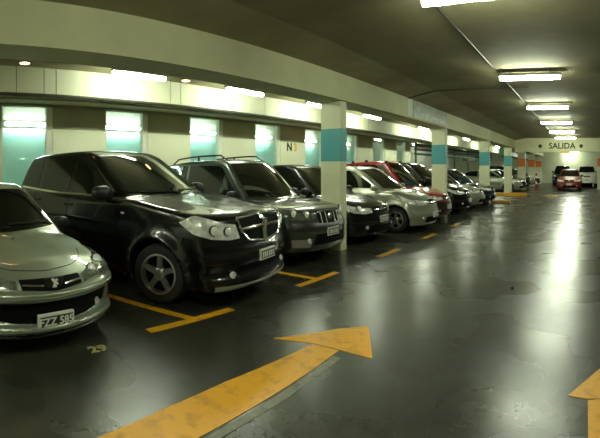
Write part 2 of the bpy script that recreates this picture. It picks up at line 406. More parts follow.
tag(poly('yellow_floor_patch', [(-2.3, 24.0), (-1.5, 24.0), (-1.5, 25.6), (-2.3, 25.6)], M['yellow2']), 'faint yellow patch on the aisle floor near the far cars', 'floor marking')
r = empty('floor_number', (-3.42, 1.55, 0)); tag(r, 'small pale yellow 29 painted on the floor by the silver hatchback', 'floor number')
text_mesh('numeral', '29', .17, mat('pale_yellow_paint', (.42, .40, .16), .5), r, Matrix.Translation((0, 0, .003)) @ Matrix.Rotation(PI/2, 4, 'Z'), .0015, .006)
tag(MB().prism([(-.95, 0), (.0, 0), (-.03, .13), (-.92, .13)], 'y', -.1, .12).build('yellow_kerb', M['yellow2'], bevel=.02, loc=(-3.35, 19.3, 0)), 'worn orange-yellow kerb at the end of the parked row', 'kerb', 'yellow kerbs')
tag(MB().prism([(-1.9, 0), (.0, 0), (-.04, .16), (-1.86, .16)], 'y', -.2, .35).build('yellow_kerb', M['yellow'], bevel=.02, loc=(-3.3, 24.5, 0)), 'bright yellow kerb at the foot of the white column', 'kerb', 'yellow kerbs')
tag(poly('small_floor_stone', [(-.02, -.02), (.02, -.015), (.015, .02), (-.01, .02)], M['ink'], .02), 'tiny dark stone lying on the aisle floor', 'stone').location = (-.95, 5.6, 0)
# green pipe rack in the deep bay
r = empty('pipe_rack', (-8.6, 29, 0)); tag(r, 'dark green pipe rack on posts beyond the end of the windowed wall', 'pipe rack')
for z in (2.38, 2.62, 2.86): MB().tube([(0, -8.5, z), (0, 10, z)], .07, 8).build('pipe', M['pipeg'], r, smooth=True)
for y in (-8.4, -5, -1.6, 1.8, 5.2, 9): MB().box(-.04, .04, y-.04, y+.04, 0, 2.968).build('post', M['pipeg'], r)
for z, y0 in ((2.2, 1.), (2.5, 4.5)): MB().box(-.2, .2, y0, y0+2.2, z-.06, z+.12).build('duct', M['pipe'], r, bevel=.02)
r = empty('darkening_box', (-5.7, 36.5, 2.95)); tag(r, 'dark green box added under the ceiling to darken the area behind the orange columns', 'duct')  # added dark block, stands in for the gloom behind the columns
MB().box(-.35, .35, -6.5, 9.5, -.45, .2).build('dark_box', M['pipeg'], r, bevel=.02)
for y in (-5.5, -2, 1.5, 5, 8.5): MB().box(-.40, .40, y-.04, y+.04, -.5, .549).build('strap', M['pipe'], r)
# red and white post
r = empty('warning_post', (-3.5, 31.3, 0)); tag(r, 'red and white warning post standing by the far parked cars', 'post')
MB().lathe([(0, 0), (.2, 0), (.2, .05), (.07, .07), (0, .07)], 'z', n=20).build('base', P['red'], r)
MB().tube([(0, 0, .06), (0, 0, 1.35)], .07, 14).build('shaft', P['red'], r, smooth=True)
for z in (.45, .9, 1.25): MB().tube([(0, 0, z), (0, 0, z+.16)], .073, 14).build('white_band', M['white'], r, smooth=True)['label'] = 'white band'

# ================================================================== CARS
# x forward (front bumper at 0), y to the car's left, z up.  A car body is one implicit surface.
def smax(a, b, k): h = np.clip(.5+.5*(a-b)/k, 0, 1); return b+(a-b)*h+k*h*(1-h)
def smin(a, b, k): return -smax(-a, -b, k)
def pchip(xs, ys):
    xs = np.array(xs, float); ys = np.array(ys, float)
    if xs[0] > xs[-1]: xs, ys = xs[::-1], ys[::-1]
    h = np.diff(xs); d = np.diff(ys)/h; m = np.zeros_like(ys)
    m[0], m[-1] = d[0], d[-1]
    for i in range(1, len(xs)-1): m[i] = 0 if d[i-1]*d[i] <= 0 else 2*d[i-1]*d[i]/(d[i-1]+d[i])
    def f(x):
        x = np.asarray(x, float); i = np.clip(np.searchsorted(xs, x)-1, 0, len(xs)-2)
        t = np.clip((x-xs[i])/h[i], -.2, 1.2)
        return ys[i]*(1+2*t)*(1-t)**2+m[i]*h[i]*t*(1-t)**2+ys[i+1]*t*t*(3-2*t)+m[i+1]*h[i]*t*t*(t-1)
    return f
def body_fn(s):
    L, W = s['L'], s['W']
    Zt = pchip(*zip(*s['deck']))            # hood / belt height along x
    Xf = pchip([p[1] for p in s['nose']], [p[0] for p in s['nose']])    # nose x over z
    Xr = pchip([p[1] for p in s['tail']], [p[0] for p in s['tail']])
    Zr = pchip(*zip(*s['roof']))
    (wx0, wz0), (wx1, wz1) = s['ws']; (rx0, rz0), (rx1, rz1) = s['rw']
    def plane(x0, z0, x1, z1, sg):
        l = math.hypot(x1-x0, z1-z0); return (z1-z0)/l*sg, (x0-x1)/l*sg
    wn = plane(wx0, wz0, wx1, wz1, 1); rn = plane(rx0, rz0, rx1, rz1, -1)
    fw, rw = s['axles']; R = s['R']; ra = R+s.get('gap', .055)
    pc, pcr = s['plan'], s.get('planr', .16)
    def f(p):
        x, y, z = p[..., 0], np.abs(p[..., 1]), p[..., 2]
        q = np.clip(y/W, 0, 1.3)
        h1 = np.hypot(x-fw, z-R); h2 = np.hypot(x-rw, z-R); hm = np.minimum(h1, h2)
        zz = z-s.get('wz', .62)
        side = W-np.where(zz > 0, s.get('tuck', .10)*np.clip(zz, 0, 1)**1.6, .30*zz**2)
        side = side+s.get('flare', .022)*np.exp(-((np.clip(hm-ra, 0, 9))/.09)**2)*(z > R-.25)
        side = side-.015*np.exp(-((z-s.get('crease', .45))/.05)**2)*((x < fw-ra-.05) & (x > rw+ra+.05))
        t = (x+L/2)/(L/2); side = side-.07*np.clip(t, 0, 2)**6-.06*np.clip(-t, 0, 2)**4
        k = s.get('edge', .09)
        zt = Zt(x)-s.get('crown', .05)*q**2
        zt = zt+s.get('powerdome', 0.)*np.exp(-((y-.48*W)/.10)**2)*np.clip((x+1.5)/.3, 0, 1)*np.clip((-x-.15)/.3, 0, 1)
        low = smax(z-zt, y-side, k)
        fr = (x-(Xf(z)-pc*q**s.get('pexp', 2.4)))*.92
        low = smax(low, fr, s.get('fk', .06))
        re = (Xr(z)+pcr*q**2.4-x)*.95
        low = smax(low, re, .08)
        low = smax(low, s['sill']+.03*np.clip(np.abs(t)-.75, 0, 1)-z, .03)
        # cabin
        wb = W-.075-s.get('tumble', .36)*(z-s['belt'])-.05*np.clip(np.abs(x-s['mid'])-.7, 0, 2)
        xw = x+s.get('wcurve', .22)*q**2
        cab = smax(z-(Zr(x)-.05*q**2), (xw-wx0)*wn[0]+(z-wz0)*wn[1], .10)
        cab = smax(cab, (x-.08*q**2-rx0)*rn[0]+(z-rz0)*rn[1], .10)
        cab = smax(cab, y-wb, .075)
        cab = smax(cab, s['belt']-.3-z, .05)
        g = smin(low, cab, s.get('blend', .035))
        arch = smax(smax(h1-ra, (W-.30)-y, .02), -h1*0-9, .01) if False else smax(hm-ra, (W-.30)-y, .02)
        arch = smax(arch, z-2*R-.2, .01)
        return smax(g, -arch, .012)
    return f
def grad(f, p, e=.004):
    g = np.empty_like(p)
    for i in range(3):
        d = np.zeros(3); d[i] = e; g[..., i] = (f(p+d)-f(p-d))/(2*e)
    return g
def snap(f, p, off=0., it=6, mx=.05):
    for _ in range(it):
        g = grad(f, p); n2 = np.maximum((g*g).sum(-1), .05)
        d = -((f(p)-off)/n2)[..., None]*g
        l = np.linalg.norm(d, axis=-1, keepdims=True); d *= np.minimum(1, mx/np.maximum(l, 1e-9)); p = p+d
    return p
def surface_net(f, lo, hi, h):
    ax = [np.arange(lo[i], hi[i]+h, h) for i in range(3)]
    G = np.stack(np.meshgrid(*ax, indexing='ij'), -1); V = f(G).astype(np.float32); S = V < 0
    n = V.shape
    c = np.zeros([k-1 for k in n], int); acc = np.zeros([k-1 for k in n]+[3]); cnt = np.zeros([k-1 for k in n])
    corners = [(i, j, k) for i in (0, 1) for j in (0, 1) for k in (0, 1)]
    def sl(o): return tuple(slice(o[i], n[i]-1+o[i]) for i in range(3))
    for a in corners:
        for d in range(3):
            if a[d]: continue
            b = list(a); b[d] = 1; va, vb = V[sl(a)], V[sl(b)]; m = (va < 0) != (vb < 0)
            t = np.where(m, va/np.where(m, va-vb, 1), 0)
            cnt += m
            for e in range(3): acc[..., e] += m*(a[e]+(t if e == d else 0))
    act = cnt > 0; idx = -np.ones(act.shape, int); idx[act] = np.arange(act.sum())
    cell = np.argwhere(act); pos = acc[act]/cnt[act][:, None]
    P3 = np.array(lo)+(cell+pos)*h
    F = []
    for d in range(3):
        u, v = [(1, 2), (2, 0), (0, 1)][d]
        A = [slice(None)]*3; B = [slice(None)]*3; A[d] = slice(0, n[d]-1); B[d] = slice(1, n[d])
        sa, sb = S[tuple(A)], S[tuple(B)]; e = np.argwhere(sa != sb)
        ok = (e[:, u] > 0) & (e[:, v] > 0) & (e[:, u] < n[u]-1) & (e[:, v] < n[v]-1); e = e[ok]
        def c_(du, dv):
            q = e.copy(); q[:, u] -= du; q[:, v] -= dv; return idx[q[:, 0], q[:, 1], q[:, 2]]
        Q = np.stack([c_(1, 1), c_(0, 1), c_(0, 0), c_(1, 0)], 1)
        flip = ~sa[e[:, 0], e[:, 1], e[:, 2]]; Q[flip] = Q[flip][:, ::-1]; F.append(Q)
    return P3, np.concatenate(F)
def body_mesh(name, s, f, h, mats):
    lo = (-s['L']-.1, -s['W']-.12, s['sill']-.1); hi = (.12, s['W']+.12, s['H']+.1)
    v, q = surface_net(f, lo, hi, h)
    v = snap(f, v, 0, 3, .02); nr = grad(f, v); nr /= np.maximum(np.linalg.norm(nr, axis=1, keepdims=True), 1e-6)
    me = bpy.data.meshes.new(name); me.from_pydata(v.tolist(), [], q.tolist()); setm(me, mats)
    cen = v[q].mean(1); fn = nr[q].mean(1)
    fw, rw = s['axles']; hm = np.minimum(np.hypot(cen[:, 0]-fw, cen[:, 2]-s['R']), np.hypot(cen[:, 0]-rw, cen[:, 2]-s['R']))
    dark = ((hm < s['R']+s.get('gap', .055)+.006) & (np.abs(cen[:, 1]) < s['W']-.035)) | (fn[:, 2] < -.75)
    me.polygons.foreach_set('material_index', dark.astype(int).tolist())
    me.polygons.foreach_set('use_smooth', [True]*len(me.polygons))
    me.update(); me.normals_split_custom_set_from_vertices(nr.tolist())
    return me
def resample(pts, n):
    pts = np.array(pts, float); d = np.r_[0, np.cumsum(np.linalg.norm(np.diff(pts, axis=0), axis=1))]
    t = np.linspace(0, d[-1], n); return np.stack([np.interp(t, d, pts[:, i]) for i in range(pts.shape[1])], 1)
def shoot(f, p0, d, off=0., T=3.0, n=150):
    """first crossing of f=off going from p0 along d"""
    ts = np.linspace(0, T, n); d = np.array(d, float)
    vals = np.stack([f(p0+d*t)-off for t in ts], 0)
    hit = (vals < 0).argmax(0); hit = np.maximum(hit, 1); none = ~(vals < 0).any(0)
    a = ts[hit-1]; b = ts[hit]
    for _ in range(10):
        m = (a+b)/2; inside = (f(p0+d*m[..., None])-off) < 0; b = np.where(inside, m, b); a = np.where(inside, a, m)
    b = np.where(none, T*.4, b)
    return p0+d*b[..., None]
def patch_mesh(name, f, top, bot, view, m, off=.005, n=14, k=6, sink=.012):
    """ruled patch between two curves wrapped on the surface. view 'side+','side-': (x,z); 'front','rear': (y,z); 'snap': 3D guesses"""
    a, b = resample(top, n), resample(bot, n); w_ = np.linspace(0, 1, k)[None, :, None]
    g = a[:, None]*(1-w_)+b[:, None]*w_
    if view == 'snap': p = snap(f, g, off, 10, .08)
    else:
        o = np.zeros(g.shape[:2]+(3,))
        if view[:4] == 'side':
            sg = 1 if view[4] == '+' else -1
            o[..., 0] = g[..., 0]; o[..., 2] = g[..., 1]; o[..., 1] = 1.4*sg; d = (0, -sg, 0)
        elif view == 'front': o[..., 1] = g[..., 0]; o[..., 2] = g[..., 1]; o[..., 0] = .4; d = (-1, 0, 0)
        elif view == 'rear': o[..., 1] = g[..., 0]; o[..., 2] = g[..., 1]; o[..., 0] = -5.8; d = (1, 0, 0)
        elif view == 'top': o[..., 0] = g[..., 0]; o[..., 1] = g[..., 1]; o[..., 2] = 2.4; d = (0, 0, -1)
        p = shoot(f, o, d, off)
        if view in ('front', 'rear'):
            for _ in range(20):                          # a point above the roof slides down until it meets the surface
                miss = ~((np.abs(f(p)-off) < .02))
                if not miss.any(): break
                o[..., 2] = np.where(miss, o[..., 2]-.015, o[..., 2]); p = shoot(f, o, d, off)
    gr = grad(f, p); gr /= np.maximum(np.linalg.norm(gr, axis=-1, keepdims=True), 1e-6)
    inner = p-gr*(off+sink)
    N = n*k; ids = np.arange(N).reshape(n, k); v = np.concatenate([p.reshape(-1, 3), inner.reshape(-1, 3)])
    F = []
    for i in range(n-1):
        for j in range(k-1): F.append((ids[i, j], ids[i+1, j], ids[i+1, j+1], ids[i, j+1]))
    ring = [ids[i, 0] for i in range(n)]+[ids[n-1, j] for j in range(1, k)]+[ids[i, k-1] for i in range(n-2, -1, -1)]+[ids[0, j] for j in range(k-2, 0, -1)]
    for a_, b_ in zip(ring, ring[1:]+ring[:1]): F.append((a_, b_, b_+N, a_+N))
    me = bpy.data.meshes.new(name); me.from_pydata(v.tolist(), [], [tuple(int(i) for i in q) for q in F]); setm(me, m)
    bm = bmesh.new(); bm.from_mesh(me); bmesh.ops.recalc_face_normals(bm, faces=bm.faces)
    fc = max(bm.faces, key=lambda q: -abs(0)) if False else bm.faces[:][0]
    c = fc.calc_center_median(); i0 = ids[0, 0]
    if fc.normal.dot(Vector(gr[0, 0].tolist())) < 0: bmesh.ops.reverse_faces(bm, faces=bm.faces)
    bm.to_mesh(me); bm.free()
    me.polygons.foreach_set('use_smooth', [True]*len(me.polygons)); me.set_sharp_from_angle(angle=.9)
    return me
def flip(pts): return [(-p[0],)+tuple(p[1:]) for p in pts]
def flipy(pts): return [(p[0], -p[1])+tuple(p[2:]) for p in pts]
WHEELS = {}
def wheel(parent, x, y, R, spokes, side, steer=0, style='spoke'):
    key = (R, spokes, style)
    if key not in WHEELS:
        w_ = .10
        t = MB().lathe([(R*.66, -w_), (R*.72, -w_-.006), (R*.93, -w_+.002), (R*.985, -w_+.025), (R, -w_+.05), (R, w_-.05), (R*.985, w_-.025), (R*.93, w_-.002), (R*.72, w_+.006), (R*.66, w_)], 'y', n=40)
        rm = MB(); ri = R*.66
        rm.lathe([(ri, -w_), (ri+.004, -w_-.008), (ri-.018, -w_-.012), (ri-.026, -w_+.02), (ri-.03, w_), (ri, w_)], 'y', n=40)
        rm.lathe([(0, -w_+.005), (.035, -w_+.003), (.07, -w_+.012), (.085, -w_+.03), (.085, 0), (0, 0)], 'y', n=24)
        for i in range(spokes):
            a = 2*PI*i/spokes+.3; ca, sa = math.cos(a), math.sin(a)
            def pt(r, l, d): return (r*ca-l*sa, d, r*sa+l*ca)
            w0, w1 = (.042, .034) if style == 'spoke' else (.022, .014)
            for s0, s1, dd in ((.05, ri-.015, 0),):
                d0, d1 = -w_+.012, -w_+.004
                v = [pt(s0, -w0, d0+.03), pt(s0, -w0*.7, d0), pt(s0, w0*.7, d0), pt(s0, w0, d0+.03), pt(s1, -w1, d1+.03), pt(s1, -w1*.6, d1), pt(s1, w1*.6, d1), pt(s1, w1, d1+.03)]
                rm.add(v, [(0, 1, 5, 4), (1, 2, 6, 5), (2, 3, 7, 6), (3, 0, 4, 7), (0, 3, 2, 1), (4, 5, 6, 7)])
        dk = MB().lathe([(0, -w_+.055), (ri-.02, -w_+.055), (ri-.02, w_-.01), (0, w_-.01)], 'y', n=28)
        o1 = t.build('tyre', M['rubber'], smooth=True); o2 = rm.build('rim', M['alloy'], smooth=True); o3 = dk.build('brake_disc', M['under'])
        WHEELS[key] = (o1.data, o2.data, o3.data)
        for o in (o1, o2, o3): bpy.data.objects.remove(o)
    a, b, c = WHEELS[key]
    rz = (0 if side < 0 else PI)+steer
    o = link('wheel', a, parent, (x, y, R), (0, 0, rz))
    link('rim', b, o); link('brake_disc', c, o)
    return o
LIB = {}
def make_car(key, paint, loc, yaw, label, cat='car', group='cars parked in the row', steer=0, detail=True):
    s = SPECS[key]
    if key not in LIB:
        f = body_fn(s); h = s.get('h', .04); parts = []
        parts.append(('body', body_mesh('body', s, f, h, [P['black'], M['under']]), 0))
        for nm, top, bot, view, mm, *rest in s['patches']:
            kw = dict(rest[0]) if rest else {}
            sides = kw.pop('mirror', False); lab = kw.pop('label', None); pr = kw.pop('paint', 0)
            if view == 'side': vv = [('side-', top, bot), ('side+', top, bot)]
            elif view == 'front' and sides: vv = [(view, top, bot), (view, flip(top), flip(bot))]
            elif view == 'snap' and sides: vv = [(view, top, bot), (view, flipy(top), flipy(bot))]
            else: vv = [(view, top, bot)]
            for v_, t_, b_ in vv: parts.append((nm, patch_mesh(nm, f, t_, b_, v_, M[mm] if mm else P['black'], **kw), 1 if not mm else 2))
        LIB[key] = (f, parts)
    f, parts = LIB[key]
    root = empty('parked_car' if cat == 'car' else cat, loc, yaw); root.scale = (s.get('scale', 1.05),)*3; tag(root, label, cat, group)
    for nm, me, pk in parts:
        o = link(nm, me, root)
        if pk < 2:
            sl = o.material_slots[0]; sl.link = 'OBJECT'; sl.material = P[paint]
    for ax in s['axles']:
        for sd in (-1, 1):
            wheel(root, ax, sd*(s['W']-.125), s['R'], s.get('spokes', 5), sd, steer if ax == s['axles'][0] else 0, s.get('wstyle', 'spoke'))
    # door mirrors
    mx, mz = s['mirror']
    for sd in (-1, 1):
        mbm = MB(); y0 = s['W']-.12
        a = bmesh.new(); bmesh.ops.create_icosphere(a, subdivisions=3, radius=1)
        sc = s.get('msize', (.08, .10, .075))
        se = lambda c: math.copysign(abs(c)**.62, c)
        v = [(mx+se(q.co.x)*sc[0]*(1.0 if q.co.x > 0 else .4), sd*(y0+.045+sc[1])+se(q.co.y)*sc[1], mz+se(q.co.z)*sc[2]*(1-.15*q.co.y*sd)) for q in a.verts]
        fcs = [tuple(q.index for q in p.verts) for p in a.faces]; a.free()
        mbm.add(v, fcs)
        mo = mbm.build('door_mirror', P[paint] if s.get('mpaint') else M['black'], root, smooth=True)
        MB().box(mx-.03, mx+.03, sd*(y0-.02) if sd > 0 else sd*(y0+.14), sd*(y0+.14) if sd > 0 else sd*(y0-.02), mz-.075, mz-.045).build('mirror_arm', M['black'], mo)
    # plate
    px, pz, txt = s['plate']
    if detail:
        pf = float(shoot(f, np.array([[.4, 0, pz]]), (-1, 0, 0), 0)[0, 0])
        pl = MB().box(-.02, .012, -.17, .17, -.065, .065).build('license_plate', M['platew'], root, bevel=.005, loc=(pf+s.get('pfwd', .004), 0, pz))
        MB().box(.0125, .014, -.155, .155, -.050, .045).build('plate_field', M['plate'], pl)
        if not txt:
            mk = MB()
            for y in (-.115, -.07, -.025, .03, .075, .12): mk.box(.0141, .0155, y-.016, y+.012, -.038, .030)
            mk.build('worn_characters', M['digits'], pl)
        if txt: text_mesh('plate_number', txt, .092, M['digits'], pl, Matrix.Translation((.0155, 0, -.004)) @ Matrix.Rotation(PI/2, 4, 'Z') @ Matrix.Rotation(PI/2, 4, 'X'), .001, .002)
    if s.get('extra') and detail: s['extra'](root, f, paint)
    return root

# ---- detail builders
def on_front(f, y, z, off=0.): return shoot(f, np.array([[.4, y, z]]), (-1, 0, 0), off)[0]
def surf_tube(f, pts, r, view, name, m, root, off=.0, n=20, closed=False):
    g = resample(pts, n); o = np.zeros((n, 3))
    if view == 'front': o[:, 1] = g[:, 0]; o[:, 2] = g[:, 1]; o[:, 0] = .4; d = (-1, 0, 0)
    elif view == 'side-': o[:, 0] = g[:, 0]; o[:, 2] = g[:, 1]; o[:, 1] = -1.4; d = (0, 1, 0)
    elif view == 'side+': o[:, 0] = g[:, 0]; o[:, 2] = g[:, 1]; o[:, 1] = 1.4; d = (0, -1, 0)
    elif view == 'top': o[:, 0] = g[:, 0]; o[:, 1] = g[:, 1]; o[:, 2] = 2.4; d = (0, 0, -1)
    p = shoot(f, o, d, off)
    return MB().tube([tuple(q) for q in p], r, 6).build(name, m, root, smooth=True)
def fogs(root, f, y, z, r=.045):
    for sd in (-1, 1):
        q = on_front(f, sd*y, z)
        MB().lathe([(0, .02), (r*.8, .016), (r, 0), (r, -.05), (0, -.05)], 'x', tuple(q), 20).build('fog_light', M['lens'], root, smooth=True)
def lamps(root, f, pts):
    hl = [c for c in root.children if c.name.startswith('headlight')]
    for i, (x, y, z, r) in enumerate(pts):
        for sd in (-1, 1):
            p = snap(f, np.array([[x, sd*abs(y), z]]), .008, 10, .08); n = grad(f, p)[0]; n = n/np.linalg.norm(n); n = Vector(n.tolist())*.6+Vector((.8, 0, 0)); n.normalize()
            h = min(hl, key=lambda c: abs(sum(v.co.y for v in c.data.vertices)/len(c.data.vertices)-p[0][1]))
            ro = n.to_track_quat('Z', 'Y').to_euler()
            a = MB().lathe([(r*1.18, -.03), (r*1.18, .002), (r, .004)], 'z', n=20, mi=1).lathe([(r, .004), (r*.8, .008), (r*.4, .012), (0, .014)], 'z', n=20)
            a.build('reflector', [M['reflect'], M['black']], h, smooth=True, loc=tuple(p[0]), rot=ro)
def handles(root, f, pts):
    for x, z in pts:
        for sd in ('side-', 'side+'):
            surf_tube(f, [(x-.09, z), (x+.09, z)], .016, sd, 'door_handle', M['black'] if root.get('bh') else M['black'], root, off=.02, n=5)
def seams_(root, f, lines):
    for ln in lines:
        for sd in ('side-', 'side+'): surf_tube(f, ln, .005, sd, 'door_seam', M['mesh'], root, off=0, n=24)
def rails(root, f, x0, x1, y, z, up=.05, m='black'):
    for sd in (-1, 1):
        g = np.zeros((9, 3)); xs = np.linspace(x0, x1, 9); g[:, 0] = xs; g[:, 1] = sd*y; g[:, 2] = 2.4
        p = shoot(f, g, (0, 0, -1), 0)
        pts = [tuple(p[0]-np.array([0, 0, .01]))]+[(q[0], q[1], q[2]+up) for q in p[1:-1]]+[tuple(p[-1]-np.array([0, 0, .01]))]
        rr = MB().tube(pts, .016, 8).build('roof_rail', M[m], root, smooth=True)
        for i in (4,):
            MB().tube([tuple(p[i]-np.array([0, 0, .01])), (p[i][0], p[i][1], p[i][2]+up)], .02, 8).build('rail_foot', M['black'], rr)
def wiper(root, f, a, b):
    surf_tube(f, [a, b], .009, 'front', 'wiper', M['black'], root, off=.02, n=10)

def x_crossover(root, f, paint):
    lamps(root, f, [(-.30, .74, .90, .052), (-.2, .61, .89, .045)])
    # cross-hair grille: chrome ring, vertical and horizontal bars
    ring = [(-.47, 1.025), (.0, 1.05), (.47, 1.025), (.445, .88), (.34, .775), (0, .735), (-.34, .775), (-.445, .88), (-.47, 1.025)]
    g = [c for c in root.children if c.name.startswith('grille')][0]
    surf_tube(f, ring, .017, 'front', 'grille_ring', M['chrome'], g, off=.012, n=60)
    surf_tube(f, [(-.46, .905), (0, .925), (.46, .905)], .021, 'front', 'crosshair_bar', M['chrome'], g, off=.012, n=20)
    surf_tube(f, [(0, 1.05), (0, .74)], .032, 'front', 'crosshair_bar', M['chrome'], g, off=.01, n=12)
    q = on_front(f, 0, .94); b = MB().prism([(-.055, .06), (.055, .06), (.045, -.04), (0, -.08), (-.045, -.04)], 'x', 0, .03)
    b.build('shield_badge', M['chrome'], g, bevel=.006, loc=(q[0]+.01, 0, q[2]))
    MB().prism([(-.03, .035), (.03, .035), (.02, -.025), (0, -.05), (-.02, -.025)], 'x', 0, .004).build('ram_emblem', M['alloy'], g, loc=(q[0]+.041, 0, q[2]))
    fogs(root, f, .56, .40, .045)
    handles(root, f, [(-2.85, 1.06), (-3.85, 1.08)])
    seams_(root, f, [[(-1.72, 1.16), (-1.66, .75), (-1.74, .33)], [(-2.88, 1.2), (-2.85, .8), (-2.88, .32)], [(-3.95, 1.2), (-3.86, .8), (-3.6, .55)]])
    surf_tube(f, [(-.70, 1.02), (0, 1.085), (.70, 1.02)], .005, 'front', 'bonnet_seam', M['mesh'], root, off=0, n=30)
    for sd in ('side-', 'side+'): 
        surf_tube(f, [(-1.55, 1.03), (-1.60, 1.03)], .014, sd, 'side_marker', M['platew'], root, off=.004, n=3)
    wiper(root, f, (-.55, 1.30), (.05, 1.27)); wiper(root, f, (.08, 1.30), (.62, 1.31))
def x_lion(root, f, paint):
    lamps(root, f, [(-.42, .66, .665, .055), (-.25, .48, .635, .045)])
    g = [c for c in root.children if c.name.startswith('grille')][0]
    q = on_front(f, 0, .615)
    MB().prism([(-.095, .055), (.095, .055), (.085, .0), (.035, -.075), (-.035, -.075), (-.085, .0)], 'x', -.02, .014).build('badge_surround', M['black'], g, bevel=.005, loc=(q[0]+.012, 0, q[2]))
    # silver rampant animal emblem
    L_ = [(-.035, .045), (-.012, .052), (.004, .036), (.02, .046), (.034, .03), (.016, .02), (.036, .004), (.03, -.012), (.012, .0), (.022, -.03), (.036, -.05), (.014, -.052), (0, -.026), (-.012, -.056), (-.034, -.056), (-.016, -.02), (-.006, .008), (-.022, .024)]
    MB().prism(L_, 'x', 0, .006).build('badge', M['digits'], g, loc=(q[0]+.027, 0, q[2]))
    for sd in (-1, 1): surf_tube(f, [(sd*.10, .605), (sd*.28, .62)], .013, 'front', 'grille_bar', M['chrome'], g, off=.012, n=10)
    surf_tube(f, [(-.60, .76), (-.3, .705), (0, .69), (.3, .705), (.60, .76)], .004, 'front', 'bonnet_seam', M['mesh'], root, off=0, n=30)
    fogs(root, f, .50, .36, .04)
    surf_tube(f, [(-.62, .205), (0, .19), (.62, .205)], .018, 'front', 'lower_lip', M['black'], root, off=.0, n=30)
    g2 = shoot(f, np.array([[-1.02, 0, 2.4]]), (0, 0, -1), 0)[0]
    MB().lathe([(0, .014), (.012, .012), (.016, -.01)], 'z', tuple(g2), 12).build('washer_jet', M['black'], root)
    wiper(root, f, (-.60, .98), (.05, .95)); wiper(root, f, (.05, .98), (.60, .98))
    seams_(root, f, [[(-1.35, .86), (-1.30, .6), (-1.35, .3)]])
def x_wagon(root, f, paint):
    lamps(root, f, [(-.3, .68, .815, .055), (-.18, .50, .80, .05)])
    rails(root, f, -3.6, -1.90, .49, 1.5, .085)
    fogs(root, f, .52, .40, .05)
    g = [c for c in root.children if c.name.startswith('grille')][0]
    surf_tube(f, [(-.30, .84), (0, .85), (.30, .84)], .014, 'front', 'grille_bar', M['chrome'], g, off=.012, n=14)
    q = on_front(f, 0, .76); MB().lathe([(0, .016), (.05, .014), (.062, 0), (0, 0)], 'x', (q[0]+.008, 0, q[2]), 20).build('round_badge', M['chrome'], g)
    for y in (-.24, -.12, .12, .24): surf_tube(f, [(y, .83), (y, .66)], .006, 'front', 'grille_bar', M['alloy'], g, off=.01, n=4)
    handles(root, f, [(-2.35, .93), (-3.2, .94)])
    surf_tube(f, [(-.66, .90), (-.3, .915), (0, .92), (.3, .915), (.66, .90)], .005, 'front', 'bonnet_seam', M['mesh'], root, off=0, n=30)
    wiper(root, f, (-.5, 1.13), (.05, 1.09))
def x_plain(gz=.70, bar=True, rail=False, knob=False):
    def e(root, f, paint):
        g = [c for c in root.children if c.name.startswith('grille')]
        if g and bar: surf_tube(f, [(-.30, gz), (0, gz-.01), (.30, gz)], .012, 'front', 'grille_bar', M['chrome'], g[0], off=.012, n=14)
        q = on_front(f, 0, gz+.01)
        if g: MB().prism([(-.05, 0), (0, .065), (.05, 0), (0, -.065)], 'x', 0, .018).build('badge', M['chrome'], g[0], loc=(q[0]+.008, 0, q[2]))
        lamps(root, f, [(-.25, .62, gz+.05, .05)])
        fogs(root, f, .52, .36, .04)
        handles(root, f, [(-2.2, .92)])
        if knob:
            for x in (-1.9, -2.6, -3.1):
                for sd in (-1, 1):
                    p = shoot(f, np.array([[x, sd*.5, 2.4]]), (0, 0, -1), 0)[0]
                    MB().box(-.04, .04, -.03, .03, -.01, .07).build('rack_foot', M['black'], root, bevel=.01, loc=tuple(p))
    return e

